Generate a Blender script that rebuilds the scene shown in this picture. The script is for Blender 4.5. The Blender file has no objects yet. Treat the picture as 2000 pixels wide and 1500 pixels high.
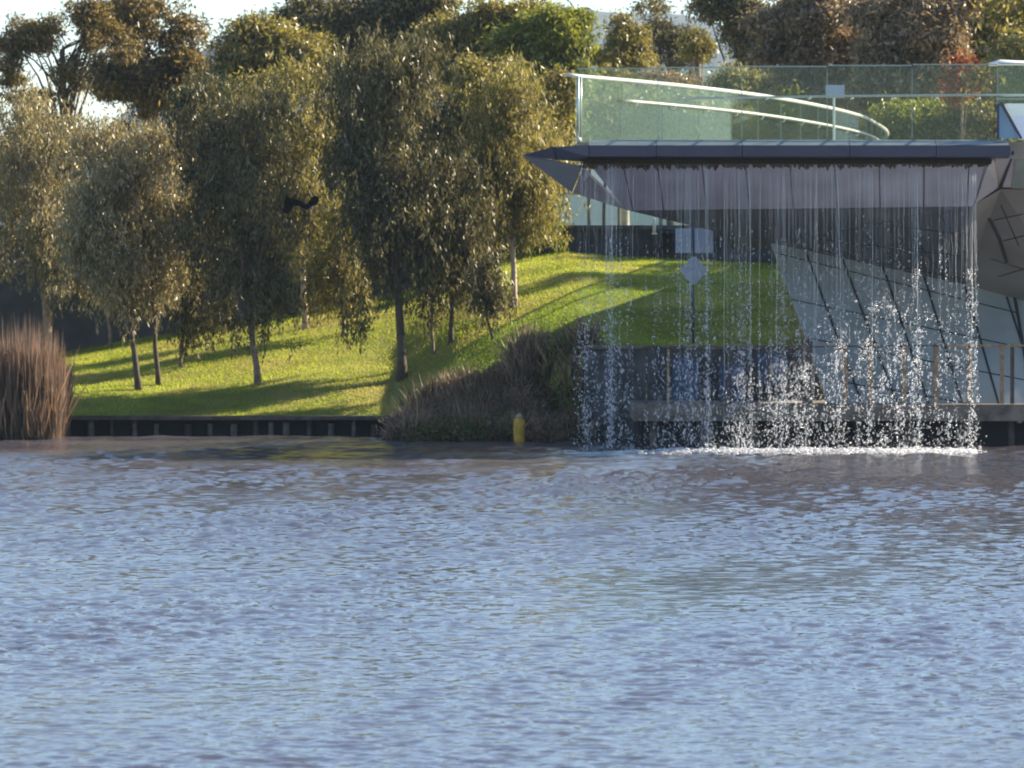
import bpy, math, random
import numpy as np
from mathutils import Vector, Matrix
random.seed(7); rng = np.random.default_rng(7)
sc = bpy.context.scene
COL = sc.collection
R = math.radians

# ------------------------------------------------------------------ camera
EYE = 3.0; F = 10000.0; HY = 585.0
cam_d = bpy.data.cameras.new("camera"); cam = bpy.data.objects.new("camera", cam_d); COL.objects.link(cam)
cam.location = (0, 0, EYE); cam.rotation_euler = (R(90), 0, 0)
cam_d.sensor_width = 36; cam_d.lens = 36*F/2000; cam_d.shift_y = -(750-HY)/2000
cam_d.clip_start = 1; cam_d.clip_end = 12000
cam_d.dof.use_dof = True; cam_d.dof.focus_distance = 66; cam_d.dof.aperture_fstop = 6.3
sc.camera = cam
# ------------------------------------------------------------------ light
AZ = R(66); EL = R(30)
w = bpy.data.worlds.new("World"); sc.world = w; w.use_nodes = True
wn = w.node_tree; bg = wn.nodes["Background"]
sky = wn.nodes.new("ShaderNodeTexSky"); sky.sky_type = 'NISHITA'; sky.sun_disc = False
sky.sun_elevation = EL; sky.sun_rotation = AZ; sky.air_density = 1.0; sky.dust_density = 0.1; sky.ozone_density = 2.5
hs_ = wn.nodes.new("ShaderNodeHueSaturation"); hs_.inputs["Saturation"].default_value = 1.0; wn.links.new(sky.outputs[0], hs_.inputs["Color"]); wn.links.new(hs_.outputs[0], bg.inputs[0]); bg.inputs[1].default_value = 0.074
tosun = Vector((math.sin(AZ)*math.cos(EL), math.cos(AZ)*math.cos(EL), math.sin(EL)))
sd = bpy.data.lights.new("sun", 'SUN'); sd.energy = 5.0; sd.angle = R(0.6); sd.color = (1.0, .86, .64)
so = bpy.data.objects.new("sun", sd); COL.objects.link(so); so.rotation_euler = tosun.to_track_quat('Z', 'Y').to_euler()
so.location = (40, 60, 60)
sc.view_settings.view_transform = 'Standard'; sc.view_settings.look = 'None'
sc.view_settings.exposure = 1.55; sc.view_settings.gamma = 1; sc.view_settings.use_curve_mapping = False
sc.cycles.use_denoising = True
sc.cycles.max_bounces = 6; sc.cycles.transparent_max_bounces = 24
sc.cycles.transmission_bounces = 4; sc.cycles.diffuse_bounces = 3; sc.cycles.glossy_bounces = 3
sc.cycles.sample_clamp_indirect = 5
sc.cycles.filter_width = 1.9
sc.render.film_transparent = False

# ------------------------------------------------------------------ helpers
def P(px, py, Y): return Vector(((px-1000)*Y/F, Y, EYE+(HY-py)*Y/F))
def tag(o, label=None, cat=None, group=None, kind=None):
    if label: o['label'] = label
    if cat: o['category'] = cat
    if group: o['group'] = group
    if kind: o['kind'] = kind
    return o
def empty(name, loc, label, cat, group=None):
    o = bpy.data.objects.new(name, None); COL.objects.link(o); o.location = loc; o.empty_display_size = .3
    return tag(o, label, cat, group)
def link(name, me, m, parent=None):
    o = bpy.data.objects.new(name, me); COL.objects.link(o)
    if m: me.materials.append(m)
    if parent is not None:
        o.parent = parent; o.location = (0, 0, 0)
    return o
class MB:
    """collects shapes in world space; build() makes ONE mesh object"""
    def __init__(s): s.v = []; s.f = []
    def add(s, vs, fs):
        b = len(s.v); s.v += [tuple(v) for v in vs]; s.f += [tuple(i+b for i in f) for f in fs]
    def box(s, c, size, rot=None):
        x, y, z = [a/2 for a in size]
        vs = [Vector((i, j, k)) for i in (-x, x) for j in (-y, y) for k in (-z, z)]
        if rot is not None: vs = [rot @ v for v in vs]
        c = Vector(c)
        s.add([c+v for v in vs], [(0,1,3,2),(4,6,7,5),(0,4,5,1),(2,3,7,6),(0,2,6,4),(1,5,7,3)])
    def bar(s, a, b, wd, th, up=Vector((0, -1, 0))):
        a = Vector(a); b = Vector(b); d = (b-a); L = d.length
        if L < 1e-5: return
        d = d/L; side = d.cross(up).normalized(); u = side.cross(d).normalized()
        vs = [p + side*sx*wd/2 + u*su*th/2 for p in (a, b) for sx in (-1, 1) for su in (-1, 1)]
        s.add(vs, [(0,1,3,2),(4,6,7,5),(0,4,5,1),(2,3,7,6),(0,2,6,4),(1,5,7,3)])
    def tube(s, pts, rad, n=8, cap=True):
        pts = [Vector(p) for p in pts]; b = len(s.v)
        if not hasattr(rad, '__len__'): rad = [rad]*len(pts)
        pv = None
        for i, p in enumerate(pts):
            d = (pts[min(i+1, len(pts)-1)]-pts[max(i-1, 0)])
            d = d.normalized() if d.length > 1e-9 else Vector((0, 0, 1))
            ref = pv if pv is not None and abs(pv.dot(d)) < .95 else (Vector((1, 0, 0)) if abs(d.x) < .8 else Vector((0, 1, 0)))
            u = (ref-d*ref.dot(d)).normalized(); v = d.cross(u); pv = u
            for k in range(n):
                a = 2*math.pi*k/n; s.v.append(tuple(p+(u*math.cos(a)+v*math.sin(a))*rad[i]))
        for i in range(len(pts)-1):
            for k in range(n):
                s.f.append((b+i*n+k, b+i*n+(k+1) % n, b+(i+1)*n+(k+1) % n, b+(i+1)*n+k))
        if cap:
            s.f.append(tuple(b+k for k in range(n))[::-1]); e = b+(len(pts)-1)*n; s.f.append(tuple(e+k for k in range(n)))
    def slab(s, pts, th, d=None):
        """flat polygon with thickness along d (away from the viewer side)"""
        pts = [Vector(p) for p in pts]
        if d is None:
            nrm = Vector((0, 0, 0))
            for i in range(len(pts)):
                a, b = pts[i], pts[(i+1) % len(pts)]
                nrm += Vector(((a.y-b.y)*(a.z+b.z), (a.z-b.z)*(a.x+b.x), (a.x-b.x)*(a.y+b.y)))
            nrm.normalize()
            if nrm.y < 0: nrm = -nrm
            d = nrm
        n = len(pts)
        s.add(pts+[p+d*th for p in pts], [tuple(range(n)), tuple(range(2*n-1, n-1, -1))]+[(i, (i+1) % n, n+(i+1) % n, n+i) for i in range(n)])
    def build(s, name, m, parent=None, smooth=False, org=None):
        if org is None: org = parent.location if parent is not None else Vector((0, 0, 0))
        me = bpy.data.meshes.new(name)
        me.from_pydata([tuple(Vector(v)-org) for v in s.v], [], s.f); me.update()
        if smooth: me.polygons.foreach_set('use_smooth', [True]*len(me.polygons))
        o = link(name, me, m, parent)
        if parent is None: o.location = org
        return o
def wpos(root):  # parts of parts sit in the thing's frame
    return root

def quads_mesh(name, V, n):
    me = bpy.data.meshes.new(name)
    me.vertices.add(n*4); me.vertices.foreach_set('co', V.astype(np.float32).ravel())
    me.loops.add(n*4); me.loops.foreach_set('vertex_index', np.arange(n*4, dtype=np.int32))
    me.polygons.add(n); me.polygons.foreach_set('loop_start', np.arange(0, n*4, 4, dtype=np.int32))
    me.update(calc_edges=True); me.validate()
    return me
def leaf_quads(C, D, L, W):
    n = len(C); D = D/np.linalg.norm(D, axis=1, keepdims=True)
    r = rng.normal(size=(n, 3)); S = np.cross(D, r); S /= np.linalg.norm(S, axis=1, keepdims=True)+1e-9
    L = np.broadcast_to(L, n)[:, None]; W = np.broadcast_to(W, n)[:, None]
    V = np.stack([C, C+D*L*.42+S*W/2, C+D*L, C+D*L*.42-S*W/2], 1)
    return V

# ------------------------------------------------------------------ materials
def mat(name, base=(.5,.5,.5), rough=.6, metal=0, noise=0, nscale=4, bump=0, bscale=30, spec=.5, base2=None):
    m = bpy.data.materials.new(name); m.use_nodes = True; nt = m.node_tree; b = nt.nodes["Principled BSDF"]
    b.inputs["Base Color"].default_value = (*base, 1); b.inputs["Roughness"].default_value = rough
    b.inputs["Metallic"].default_value = metal; b.inputs["Specular IOR Level"].default_value = spec
    tc = nt.nodes.new("ShaderNodeTexCoord")
    if noise or base2:
        nz = nt.nodes.new("ShaderNodeTexNoise"); nz.inputs["Scale"].default_value = nscale; nz.inputs["Detail"].default_value = 6
        nt.links.new(tc.outputs["Object"], nz.inputs["Vector"])
        cr = nt.nodes.new("ShaderNodeValToRGB"); cr.color_ramp.elements[0].position = .32; cr.color_ramp.elements[1].position = .68
        c2 = base2 or tuple(min(1, c*(1+noise)) for c in base); c1 = base if base2 else tuple(c*(1-noise) for c in base)
        cr.color_ramp.elements[0].color = (*c1, 1); cr.color_ramp.elements[1].color = (*c2, 1)
        nt.links.new(nz.outputs["Fac"], cr.inputs[0]); nt.links.new(cr.outputs[0], b.inputs["Base Color"])
    if bump:
        nb = nt.nodes.new("ShaderNodeTexNoise"); nb.inputs["Scale"].default_value = bscale; nb.inputs["Detail"].default_value = 5
        nt.links.new(tc.outputs["Object"], nb.inputs["Vector"])
        bp = nt.nodes.new("ShaderNodeBump"); bp.inputs["Strength"].default_value = bump; bp.inputs["Distance"].default_value = .02
        nt.links.new(nb.outputs["Fac"], bp.inputs["Height"]); nt.links.new(bp.outputs[0], b.inputs["Normal"])
    return m
def leafmat(name, cols, trans=.45, gloss=.08, big=.35, scale=.9):
    m = bpy.data.materials.new(name); m.use_nodes = True; nt = m.node_tree; nt.nodes.clear(); N = nt.nodes.new; K = nt.links.new
    out = N("ShaderNodeOutputMaterial"); g = N("ShaderNodeNewGeometry"); cr = N("ShaderNodeValToRGB")
    cr.color_ramp.elements[0].color = (*cols[0], 1); cr.color_ramp.elements[1].color = (*cols[-1], 1)
    for i, c in enumerate(cols[1:-1]):
        e = cr.color_ramp.elements.new((i+1)/(len(cols)-1)); e.color = (*c, 1)
    K(g.outputs["Random Per Island"], cr.inputs[0])
    tc = N("ShaderNodeTexCoord"); nz = N("ShaderNodeTexNoise"); nz.inputs["Scale"].default_value = scale; nz.inputs["Detail"].default_value = 3
    K(tc.outputs["Object"], nz.inputs["Vector"])
    mr = N("ShaderNodeMapRange"); mr.inputs[1].default_value = .3; mr.inputs[2].default_value = .7; mr.inputs[3].default_value = 1-big; mr.inputs[4].default_value = 1+big
    K(nz.outputs["Fac"], mr.inputs[0])
    hs = N("ShaderNodeHueSaturation"); K(cr.outputs[0], hs.inputs["Color"]); K(mr.outputs[0], hs.inputs["Value"])
    df = N("ShaderNodeBsdfDiffuse"); tr = N("ShaderNodeBsdfTranslucent"); gl = N("ShaderNodeBsdfGlossy"); gl.inputs["Roughness"].default_value = .42
    gl.inputs["Color"].default_value = (.8, .8, .75, 1)
    K(hs.outputs[0], df.inputs["Color"])
    h2 = N("ShaderNodeHueSaturation"); h2.inputs["Value"].default_value = 1.5; h2.inputs["Saturation"].default_value = 1.15; K(hs.outputs[0], h2.inputs["Color"]); K(h2.outputs[0], tr.inputs["Color"])
    mx = N("ShaderNodeMixShader"); mx.inputs[0].default_value = trans; K(df.outputs[0], mx.inputs[1]); K(tr.outputs[0], mx.inputs[2])
    m2 = N("ShaderNodeMixShader"); m2.inputs[0].default_value = gloss; K(mx.outputs[0], m2.inputs[1]); K(gl.outputs[0], m2.inputs[2])
    K(m2.outputs[0], out.inputs["Surface"])
    return m
def glassmat(name, tint, refl=.04):
    m = bpy.data.materials.new(name); m.use_nodes = True; nt = m.node_tree; nt.nodes.clear(); N = nt.nodes.new; K = nt.links.new
    out = N("ShaderNodeOutputMaterial"); t = N("ShaderNodeBsdfTransparent"); t.inputs[0].default_value = (*tint, 1)
    g = N("ShaderNodeBsdfGlossy"); g.inputs["Roughness"].default_value = .04; g.inputs["Color"].default_value = (.85, .95, .92, 1)
    d = N("ShaderNodeBsdfDiffuse"); d.inputs[0].default_value = (.55, .68, .6, 1)
    lw_ = N("ShaderNodeLayerWeight"); pw = N("ShaderNodeMath"); pw.operation = 'POWER'; pw.inputs[1].default_value = 4; K(lw_.outputs["Facing"], pw.inputs[0])
    fr = N("ShaderNodeMath"); fr.operation = 'MULTIPLY_ADD'; fr.inputs[1].default_value = .35; fr.inputs[2].default_value = .018; K(pw.outputs[0], fr.inputs[0])
    m0 = N("ShaderNodeMixShader"); m0.inputs[0].default_value = refl; K(t.outputs[0], m0.inputs[1]); K(d.outputs[0], m0.inputs[2])
    mx = N("ShaderNodeMixShader"); K(fr.outputs[0], mx.inputs[0]); K(m0.outputs[0], mx.inputs[1]); K(g.outputs[0], mx.inputs[2])
    K(mx.outputs[0], out.inputs["Surface"]); return m
def watermat():
    m = bpy.data.materials.new("river water"); m.use_nodes = True; nt = m.node_tree; b = nt.nodes["Principled BSDF"]; N = nt.nodes.new; K = nt.links.new
    b.inputs["Base Color"].default_value = (.072, .066, .08, 1); b.inputs["Roughness"].default_value = .08; b.inputs["IOR"].default_value = 2.0
    tc = N("ShaderNodeTexCoord"); mp = N("ShaderNodeMapping"); mp.inputs["Scale"].default_value = (1, 1.5, 1)
    K(tc.outputs["Object"], mp.inputs["Vector"])
    nz = N("ShaderNodeTexNoise"); nz.inputs["Scale"].default_value = 5.5; nz.inputs["Detail"].default_value = 3; K(mp.outputs[0], nz.inputs["Vector"])
    bp = N("ShaderNodeBump"); bp.inputs["Strength"].default_value = .5; bp.inputs["Distance"].default_value = .02
    K(nz.outputs["Fac"], bp.inputs["Height"]); K(bp.outputs[0], b.inputs["Normal"])
    # wind-ruffled water off the bank, smoother near the camera side and in the lee of the building
    sp = N("ShaderNodeSeparateXYZ"); K(tc.outputs["Object"], sp.inputs[0])
    r1 = N("ShaderNodeMapRange"); r1.inputs[1].default_value = 50; r1.inputs[2].default_value = 95; r1.inputs[3].default_value = .07; r1.inputs[4].default_value = .2; K(sp.outputs[1], r1.inputs[0])
    r2 = N("ShaderNodeMapRange"); r2.inputs[1].default_value = 2.5; r2.inputs[2].default_value = 5; r2.inputs[3].default_value = 1; r2.inputs[4].default_value = .35; K(sp.outputs[0], r2.inputs[0])
    n2 = N("ShaderNodeTexNoise"); n2.inputs["Scale"].default_value = .35; n2.inputs["Detail"].default_value = 3; K(tc.outputs["Object"], n2.inputs["Vector"])
    r3 = N("ShaderNodeMapRange"); r3.inputs[1].default_value = .35; r3.inputs[2].default_value = .65; r3.inputs[3].default_value = .6; r3.inputs[4].default_value = 1.25; K(n2.outputs["Fac"], r3.inputs[0])
    a = N("ShaderNodeMath"); a.operation = 'MULTIPLY'; K(r1.outputs[0], a.inputs[0]); K(r2.outputs[0], a.inputs[1])
    c = N("ShaderNodeMath"); c.operation = 'MULTIPLY'; K(a.outputs[0], c.inputs[0]); K(r3.outputs[0], c.inputs[1])
    d = N("ShaderNodeMath"); d.operation = 'MAXIMUM'; d.inputs[1].default_value = .06; K(c.outputs[0], d.inputs[0]); K(d.outputs[0], b.inputs["Roughness"])
    return m
def streammat(name, col, alpha, rough=.25):
    m = bpy.data.materials.new(name); m.use_nodes = True; nt = m.node_tree; nt.nodes.clear(); N = nt.nodes.new; K = nt.links.new
    out = N("ShaderNodeOutputMaterial"); t = N("ShaderNodeBsdfTransparent")
    d = N("ShaderNodeBsdfDiffuse"); d.inputs[0].default_value = (*col, 1)
    tr = N("ShaderNodeBsdfTranslucent"); tr.inputs[0].default_value = (*col, 1)
    g = N("ShaderNodeBsdfGlossy"); g.inputs["Roughness"].default_value = rough
    a = N("ShaderNodeMixShader"); a.inputs[0].default_value = .5; K(d.outputs[0], a.inputs[1]); K(tr.outputs[0], a.inputs[2])
    b = N("ShaderNodeMixShader"); b.inputs[0].default_value = .3; K(a.outputs[0], b.inputs[1]); K(g.outputs[0], b.inputs[2])
    c = N("ShaderNodeMixShader"); c.inputs[0].default_value = alpha; K(t.outputs[0], c.inputs[1]); K(b.outputs[0], c.inputs[2])
    K(c.outputs[0], out.inputs["Surface"]); return m

M = dict(
 fascia=mat("navy fascia metal", (.055,.06,.10), .45, .2, noise=.12, nscale=1.5),
 fasciatop=mat("sky-lightened capping metal", (.16,.19,.21), .5, .2, noise=.15, nscale=2),  # lighter than the fascia: sky light on the sloped top is in the colour
 soffit=mat("grey blue soffit panel", (.34,.36,.47), .5, .0, noise=.2, nscale=.8),
 facet=mat("pale blue grey facet panel", (.26,.31,.39), .5, 0, noise=.06),
 facet2=mat("mauve grey facet panel", (.36,.36,.42), .5, 0, noise=.06),
 joint=mat("dark joint sealant", (.025,.027,.035), .8),
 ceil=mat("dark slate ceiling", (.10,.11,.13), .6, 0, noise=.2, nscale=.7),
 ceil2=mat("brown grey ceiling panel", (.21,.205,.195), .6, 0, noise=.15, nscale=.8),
 wallpanel=mat("grey teal wall panel", (.33,.37,.39), .5, 0, noise=.18, nscale=.6),
 tealside=mat("green grey side panel", (.22,.28,.27), .5, 0, noise=.2, nscale=1.5),
 grille=mat("rusted drip grille", (.06,.045,.02), .8, .1, noise=.4, nscale=20),
 black=mat("shade black void", (.012,.012,.015), .9),  # near-black colour stands in for shade inside slots, openings and voids
 rail=mat("white painted rail", (.6,.59,.54), .3, .0),
 steel=mat("brushed stainless rail", (.45,.48,.48), .35, .8),
 glass=glassmat("green balustrade glass", (.91,.95,.93), .008),
 glassg=glassmat("deep green balustrade glass", (.82,.895,.86), .012),
 edge=mat("green glass edge", (.28,.37,.33), .3),
 whitemetal=mat("bright white metal", (.82,.82,.86), .35, .1),  # even white base for the parapet and the far rail
 blueglass=mat("pale blue panel", (.28,.4,.5), .3),
 deck=mat("concrete deck", (.3,.29,.27), .8, noise=.15, nscale=2),
 plat=mat("worn platform concrete", (.15,.125,.105), .85, noise=.5, nscale=3, bump=.4, bscale=20),
 retwall=mat("shade-dark retaining wall", (.055,.055,.06), .85, noise=.3, nscale=1.5, bump=.3, bscale=12),  # near-black base carries the shade on the wall face
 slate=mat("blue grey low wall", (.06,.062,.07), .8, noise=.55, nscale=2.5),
 timber=mat("weathered timber", (.30,.2,.12), .8, noise=.35, nscale=8, bump=.4, bscale=40),
 timberd=mat("dark brown timber", (.07,.055,.045), .75, noise=.4, nscale=6, bump=.4, bscale=40),  # darker timber tone for beam, posts, rail and piles
 pile=mat("shade-darkened pile timber", (.13,.115,.10), .85, noise=.4, nscale=9, bump=.4, bscale=40),  # darkened for the shadow of the capping beam
 sign=mat("sky-tinted sign plate", (.30,.36,.48), .5, .0, noise=.05),  # blue of the reflected sky is put into the plate colour
 signpole=mat("dark blue pole", (.05,.08,.13), .5, .3),
 blue=mat("blue panel", (.03,.06,.14), .6, noise=.3, nscale=5),
 yellow=mat("yellow marker paint", (.48,.28,.035), .7, noise=.4, nscale=14),
 cream=mat("cream cap", (.3,.26,.17), .6),
 bird=mat("black feathers", (.008,.008,.01), .8, spec=.15),
 birdg=mat("grey brown feathers", (.12,.10,.09), .6),
 bark=mat("grey brown bark", (.22,.16,.12), .9, noise=.35, nscale=7, bump=.5, bscale=30),
 barkd=mat("dark bark", (.085,.065,.05), .9, noise=.35, nscale=7, bump=.5, bscale=30),
 barkp=mat("pale smooth bark", (.48,.38,.32), .8, noise=.3, nscale=4),
 hill=mat("wooded hill", (.03,.045,.045), .95, base2=(.05,.07,.06), nscale=.02),
)
M['grassblade'] = leafmat("grass blades", [(.19,.25,.045),(.28,.32,.06),(.38,.37,.10)], .5, .0, .32, .6)
_nt = M['grassblade'].node_tree
for _hs in [n for n in _nt.nodes if n.type == 'HUE_SAT' and n.inputs['Value'].is_linked]:
    _src = _hs.inputs['Color'].links[0].from_socket; _tc = _nt.nodes.new("ShaderNodeTexCoord"); _nz = _nt.nodes.new("ShaderNodeTexNoise")
    _nz.inputs["Scale"].default_value = .55; _nz.inputs["Detail"].default_value = 5; _nt.links.new(_tc.outputs["Object"], _nz.inputs["Vector"])
    _mr = _nt.nodes.new("ShaderNodeMapRange"); _mr.inputs[1].default_value = .48; _mr.inputs[2].default_value = .68; _mr.inputs[4].default_value = .75; _nt.links.new(_nz.outputs["Fac"], _mr.inputs[0])
    _mx = _nt.nodes.new("ShaderNodeMixRGB"); _mx.inputs[2].default_value = (.36, .30, .12, 1); _nt.links.new(_mr.outputs[0], _mx.inputs[0]); _nt.links.new(_src, _mx.inputs[1]); _nt.links.new(_mx.outputs[0], _hs.inputs['Color'])
M['lawn'] = mat("lawn soil and grass", (.13,.16,.025), .95, base2=(.27,.24,.06), nscale=.9, bump=.5, bscale=25)
M['l_tan'] = leafmat("tan olive leaves", [(.08,.068,.028),(.19,.16,.068),(.40,.335,.20),(.13,.115,.045),(.27,.22,.12)], .45, .08)
M['l_dark'] = leafmat("dark olive leaves", [(.025,.025,.010),(.056,.053,.02),(.20,.17,.078),(.04,.038,.014)], .36, .05)  # palette darkened to carry the shade in the middle crowns
M['l_olive'] = leafmat("olive leaves", [(.06,.06,.016),(.16,.14,.04),(.32,.27,.11),(.11,.10,.025)], .48, .05)
M['l_gold'] = leafmat("golden green leaves", [(.08,.078,.02),(.17,.145,.038),(.27,.225,.08)], .45, .06)
M['l_brown'] = leafmat("bronze eucalyptus leaves", [(.05,.045,.02),(.14,.105,.04),(.25,.185,.08)], .42, .05)
M['l_pink'] = leafmat("dry brown leaves", [(.11,.085,.04),(.22,.16,.09),(.30,.22,.14)], .4, .1)
M['l_green'] = leafmat("yellow green leaves", [(.07,.09,.015),(.15,.165,.03),(.24,.235,.06)], .48, .05)
M['l_red'] = leafmat("red leaves", [(.14,.03,.02),(.27,.08,.05),(.25,.14,.06)], .45, .05)
M['l_hedge'] = leafmat("hedge leaves", [(.02,.028,.012),(.045,.055,.022)], .25, .05)
M['reed'] = leafmat("dry reed blades", [(.05,.038,.024),(.17,.11,.078),(.28,.19,.14),(.08,.055,.038)], .35, .06, .3, 2)
M['scrub'] = leafmat("dry scrub stems", [(.05,.04,.028),(.18,.115,.075),(.36,.25,.18),(.11,.075,.05)], .3, .05, .4, 1.2)
M['scrubg'] = leafmat("scrub leaves", [(.04,.06,.02),(.10,.12,.03),(.16,.15,.06)], .4, .05, .4, 1.2)
M['water'] = watermat()
M['stream'] = streammat("falling water", (.72,.76,.85), .33)
M['bead'] = streammat("beaded water", (.7,.75,.84), .36, .2)
M['drop'] = streammat("water droplets", (.85,.85,.9), .44, .15)
M['foam'] = streammat("white foam", (.8,.82,.88), .6, .5)

# ------------------------------------------------------------------ ground
BX = [-400,-60,-16,-11.2,-5.6,-3,-.6,1.3,2.5,6,12,60,400]
BZ = [1.2,1.3,1.5,1.67,2.68,3.12,3.95,4.2,4.08,3.9,3.7,3.7,3.7]
FX = [-400,-2.6,-1.2,.5,1.6,400]; FY = [113.25,113.25,112.3,111.2,110.2,110.2]; FZ = [.42,.42,1.15,1.65,1.95,1.95]
def H(x, y):
    x = np.asarray(x, float); y = np.asarray(y, float)
    zb = np.interp(x, BX, BZ); yf = np.interp(x, FX, FY); zf = np.interp(x, FX, FZ)
    t = np.clip((y-yf)/(128-yf), 0, 1); t2 = t+.10*np.sin(t*math.pi)
    z = zf+(zb-zf)*t2 + .05*np.sin(x*1.3+y*.5)*np.clip(t*4, 0, 1)*(1-t) + .03*np.sin(x*2.9-y*1.1)*np.clip(t*4, 0, 1)*(1-t)
    front = zf - (yf-y)*np.interp(x, [-400,-2.5,-2.3,.2,.9,400], [9,9,.62,.62,4,4])
    z = np.where(y < yf, np.maximum(front, -1.2), z)
    up = 4.75+np.clip(y-150, 0, 400)*.006+np.clip(y-600, 0, 1e5)*.002
    return np.where(y > 128.3, up, z)
def build_ground():
    xs = np.unique(np.concatenate([np.array([-3000,-1500,-800,-400,-200,-120,-60,-40,-30,-24,-20]), np.arange(-18, 18.01, .25), np.array([20,24,30,40,60,120,200,400,800,1500,3000])]))
    ys = np.unique(np.concatenate([np.array([100,104,106,107,108]), np.arange(108.5, 128.01, .25), np.array([113.24,128.28,128.32,130,135,140,150,170,200,300,450,600,1000,1800,3200])]))
    X, Y = np.meshgrid(xs, ys); Z = H(X, Y)
    nx, ny = len(xs), len(ys)
    V = np.stack([X, Y, Z], -1).reshape(-1, 3)
    fs = [(j*nx+i, j*nx+i+1, (j+1)*nx+i+1, (j+1)*nx+i) for j in range(ny-1) for i in range(nx-1)]
    me = bpy.data.meshes.new("ground"); me.from_pydata(V.tolist(), [], fs); me.update()
    me.polygons.foreach_set('use_smooth', [True]*len(me.polygons))
    tag(link("ground", me, M['lawn']), "grassy riverbank rising to the right", kind='structure')
build_ground()
def hit(px, py, y0=108.0, y1=128.0):
    """where the sight line through a pixel meets the bank"""
    ys = np.arange(y0, y1, .05); x = (px-1000)*ys/F; z = EYE+(HY-py)*ys/F
    h = H(x, ys); k = np.argmax(h >= z) if (h >= z).any() else len(ys)-1
    return Vector((x[k], ys[k], float(h[k])))

# ------------------------------------------------------------------ water
def build_water():
    nu = 520; uu = np.linspace(-.128, .128, nu)
    uu = np.concatenate([[-4,-2,-1,-.6,-.4,-.25,-.17], uu, [.17,.25,.4,.6,1,2,4]])
    q = np.linspace(1/27.0, 1/112.0, 1250); yy = 1/q
    yy = np.concatenate([[-80,-30,0,12,20,24], yy, [113.5,116,122]])
    U, Y = np.meshgrid(uu, yy); X = U*np.maximum(Y, 27)
    Z = np.zeros_like(X)
    dyl = np.maximum(Y**2*1.9e-5, U*0+.02); dxl = .0005*Y
    lim = np.maximum(dyl, dxl)*1.8
    r = np.random.default_rng(3)
    for i in range(90):
        lam = float(np.exp(r.uniform(math.log(.09), math.log(1.1))))
        th = r.normal(0.12, .5)+math.pi/2 if i % 4 else r.uniform(0, math.pi)
        k = 2*math.pi/lam; ph = r.uniform(0, 6.28)
        amp = .0046*lam*(0.35 if lam > .5 else 1)
        fade = np.clip((lam-lim)/(lim*.6+1e-6), 0, 1)
        arg = k*(math.cos(th)*X+math.sin(th)*Y)+ph + .9*np.sin(X*.31*r.uniform(.5, 2)+Y*.23*r.uniform(.5, 2)+ph)
        Z += amp*fade*(np.sin(arg)+.25*np.sin(2*arg+.6))
    # gusts
    g = .8+.28*np.sin(X*.35+Y*.11+1)*np.sin(Y*.21-X*.12)+.2*np.sin(X*.9-Y*.3)
    calm = 1-.45*np.exp(-((Y-95)/5)**2)*np.clip((X-3.5)/2, 0, 1)
    Z *= g*calm*(1+2.6*np.clip((Y-55)/45, 0, 1))
    # ring swell where the fall lands
    Z += .02*np.exp(-np.abs(Y-99.5)/2.2)*np.sin((Y-100)*5+np.sin(X*1.7)*1.4)*((X > 1) & (X < 9.6))
    inner = (np.abs(U) < .1285) & (Y > 27) & (Y < 112.5); Z = np.where(inner, Z, 0)
    ny, nx = X.shape
    V = np.stack([X, Y, Z], -1).reshape(-1, 3).astype(np.float32)
    j, i = np.meshgrid(np.arange(ny-1), np.arange(nx-1), indexing='ij'); a = (j*nx+i).ravel()
    Fc = np.stack([a, a+1, a+nx+1, a+nx], 1).astype(np.int32); n = len(Fc)
    me = bpy.data.meshes.new("water"); me.vertices.add(len(V)); me.vertices.foreach_set('co', V.ravel())
    me.loops.add(n*4); me.loops.foreach_set('vertex_index', Fc.ravel())
    me.polygons.add(n); me.polygons.foreach_set('loop_start', np.arange(0, n*4, 4, dtype=np.int32))
    me.update(calc_edges=True); me.polygons.foreach_set('use_smooth', np.ones(n, bool))
    tag(link("water", me, M['water']), "rippled blue and brown river water", kind='structure')
build_water()

# ------------------------------------------------------------------ hills
def build_hills():
    xs = np.linspace(-1500, 1500, 241); rows = [(2500, 0), (2560, .35), (2650, .7), (2760, .93), (2850, 1), (3000, .9), (3100, .2)]
    rp = 1000+xs/.285; top = 3+(HY-np.interp(rp, [-4000,150,300,400,440,560,640,1100,1500,6000], [330,260,120,55,36,30,34,30,36,60]))*.285 - 6 + 7*np.sin(xs*.012+1)+4*np.sin(xs*.031)+2*np.sin(xs*.08) 
    V = []; fs = []
    for y, k in rows:
        V += [(x, y+20*math.sin(x*.02), 5+(t-5)*k+ (3*math.sin(x*.05+y) if 0 < k < 1 else 0)) for x, t in zip(xs, top)]
    n = len(xs)
    for j in range(len(rows)-1):
        fs += [(j*n+i, j*n+i+1, (j+1)*n+i+1, (j+1)*n+i) for i in range(n-1)]
    me = bpy.data.meshes.new("hills"); me.from_pydata(V, [], fs); me.update(); me.polygons.foreach_set('use_smooth', [True]*len(me.polygons))
    tag(link("hills", me, M['hill']), "distant blue hill ridge", kind='structure')
build_hills()

# ------------------------------------------------------------------ footbridge with the waterfall deck
def pts(*a): return [P(*p) for p in a]
br = empty("footbridge", P(1450, 285, 101), "navy edged footbridge deck with grey soffit and water falling from its lip", "bridge")
# top slab: curved plan, left edge follows the receding balustrade
CURVE = [(1.25,101.0),(2.6,103.6),(4.0,106.8),(5.5,111.0),(7.0,116.5),(8.1,121.5),(8.9,126.5),(10.05,137.0),(10.3,150)]
mb = MB()
top = [Vector((1.32,100.95,6.10))]+[Vector((x, y, 6.10)) for x, y in CURVE[1:]]+[Vector((24,150,6.10)), Vector((11.2,104,6.10)), Vector((11.0,100.95,6.10))]
mb.slab(top, .32, Vector((0, 0, -1))); mb.build("deck_slab", M['deck'], br)
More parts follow.
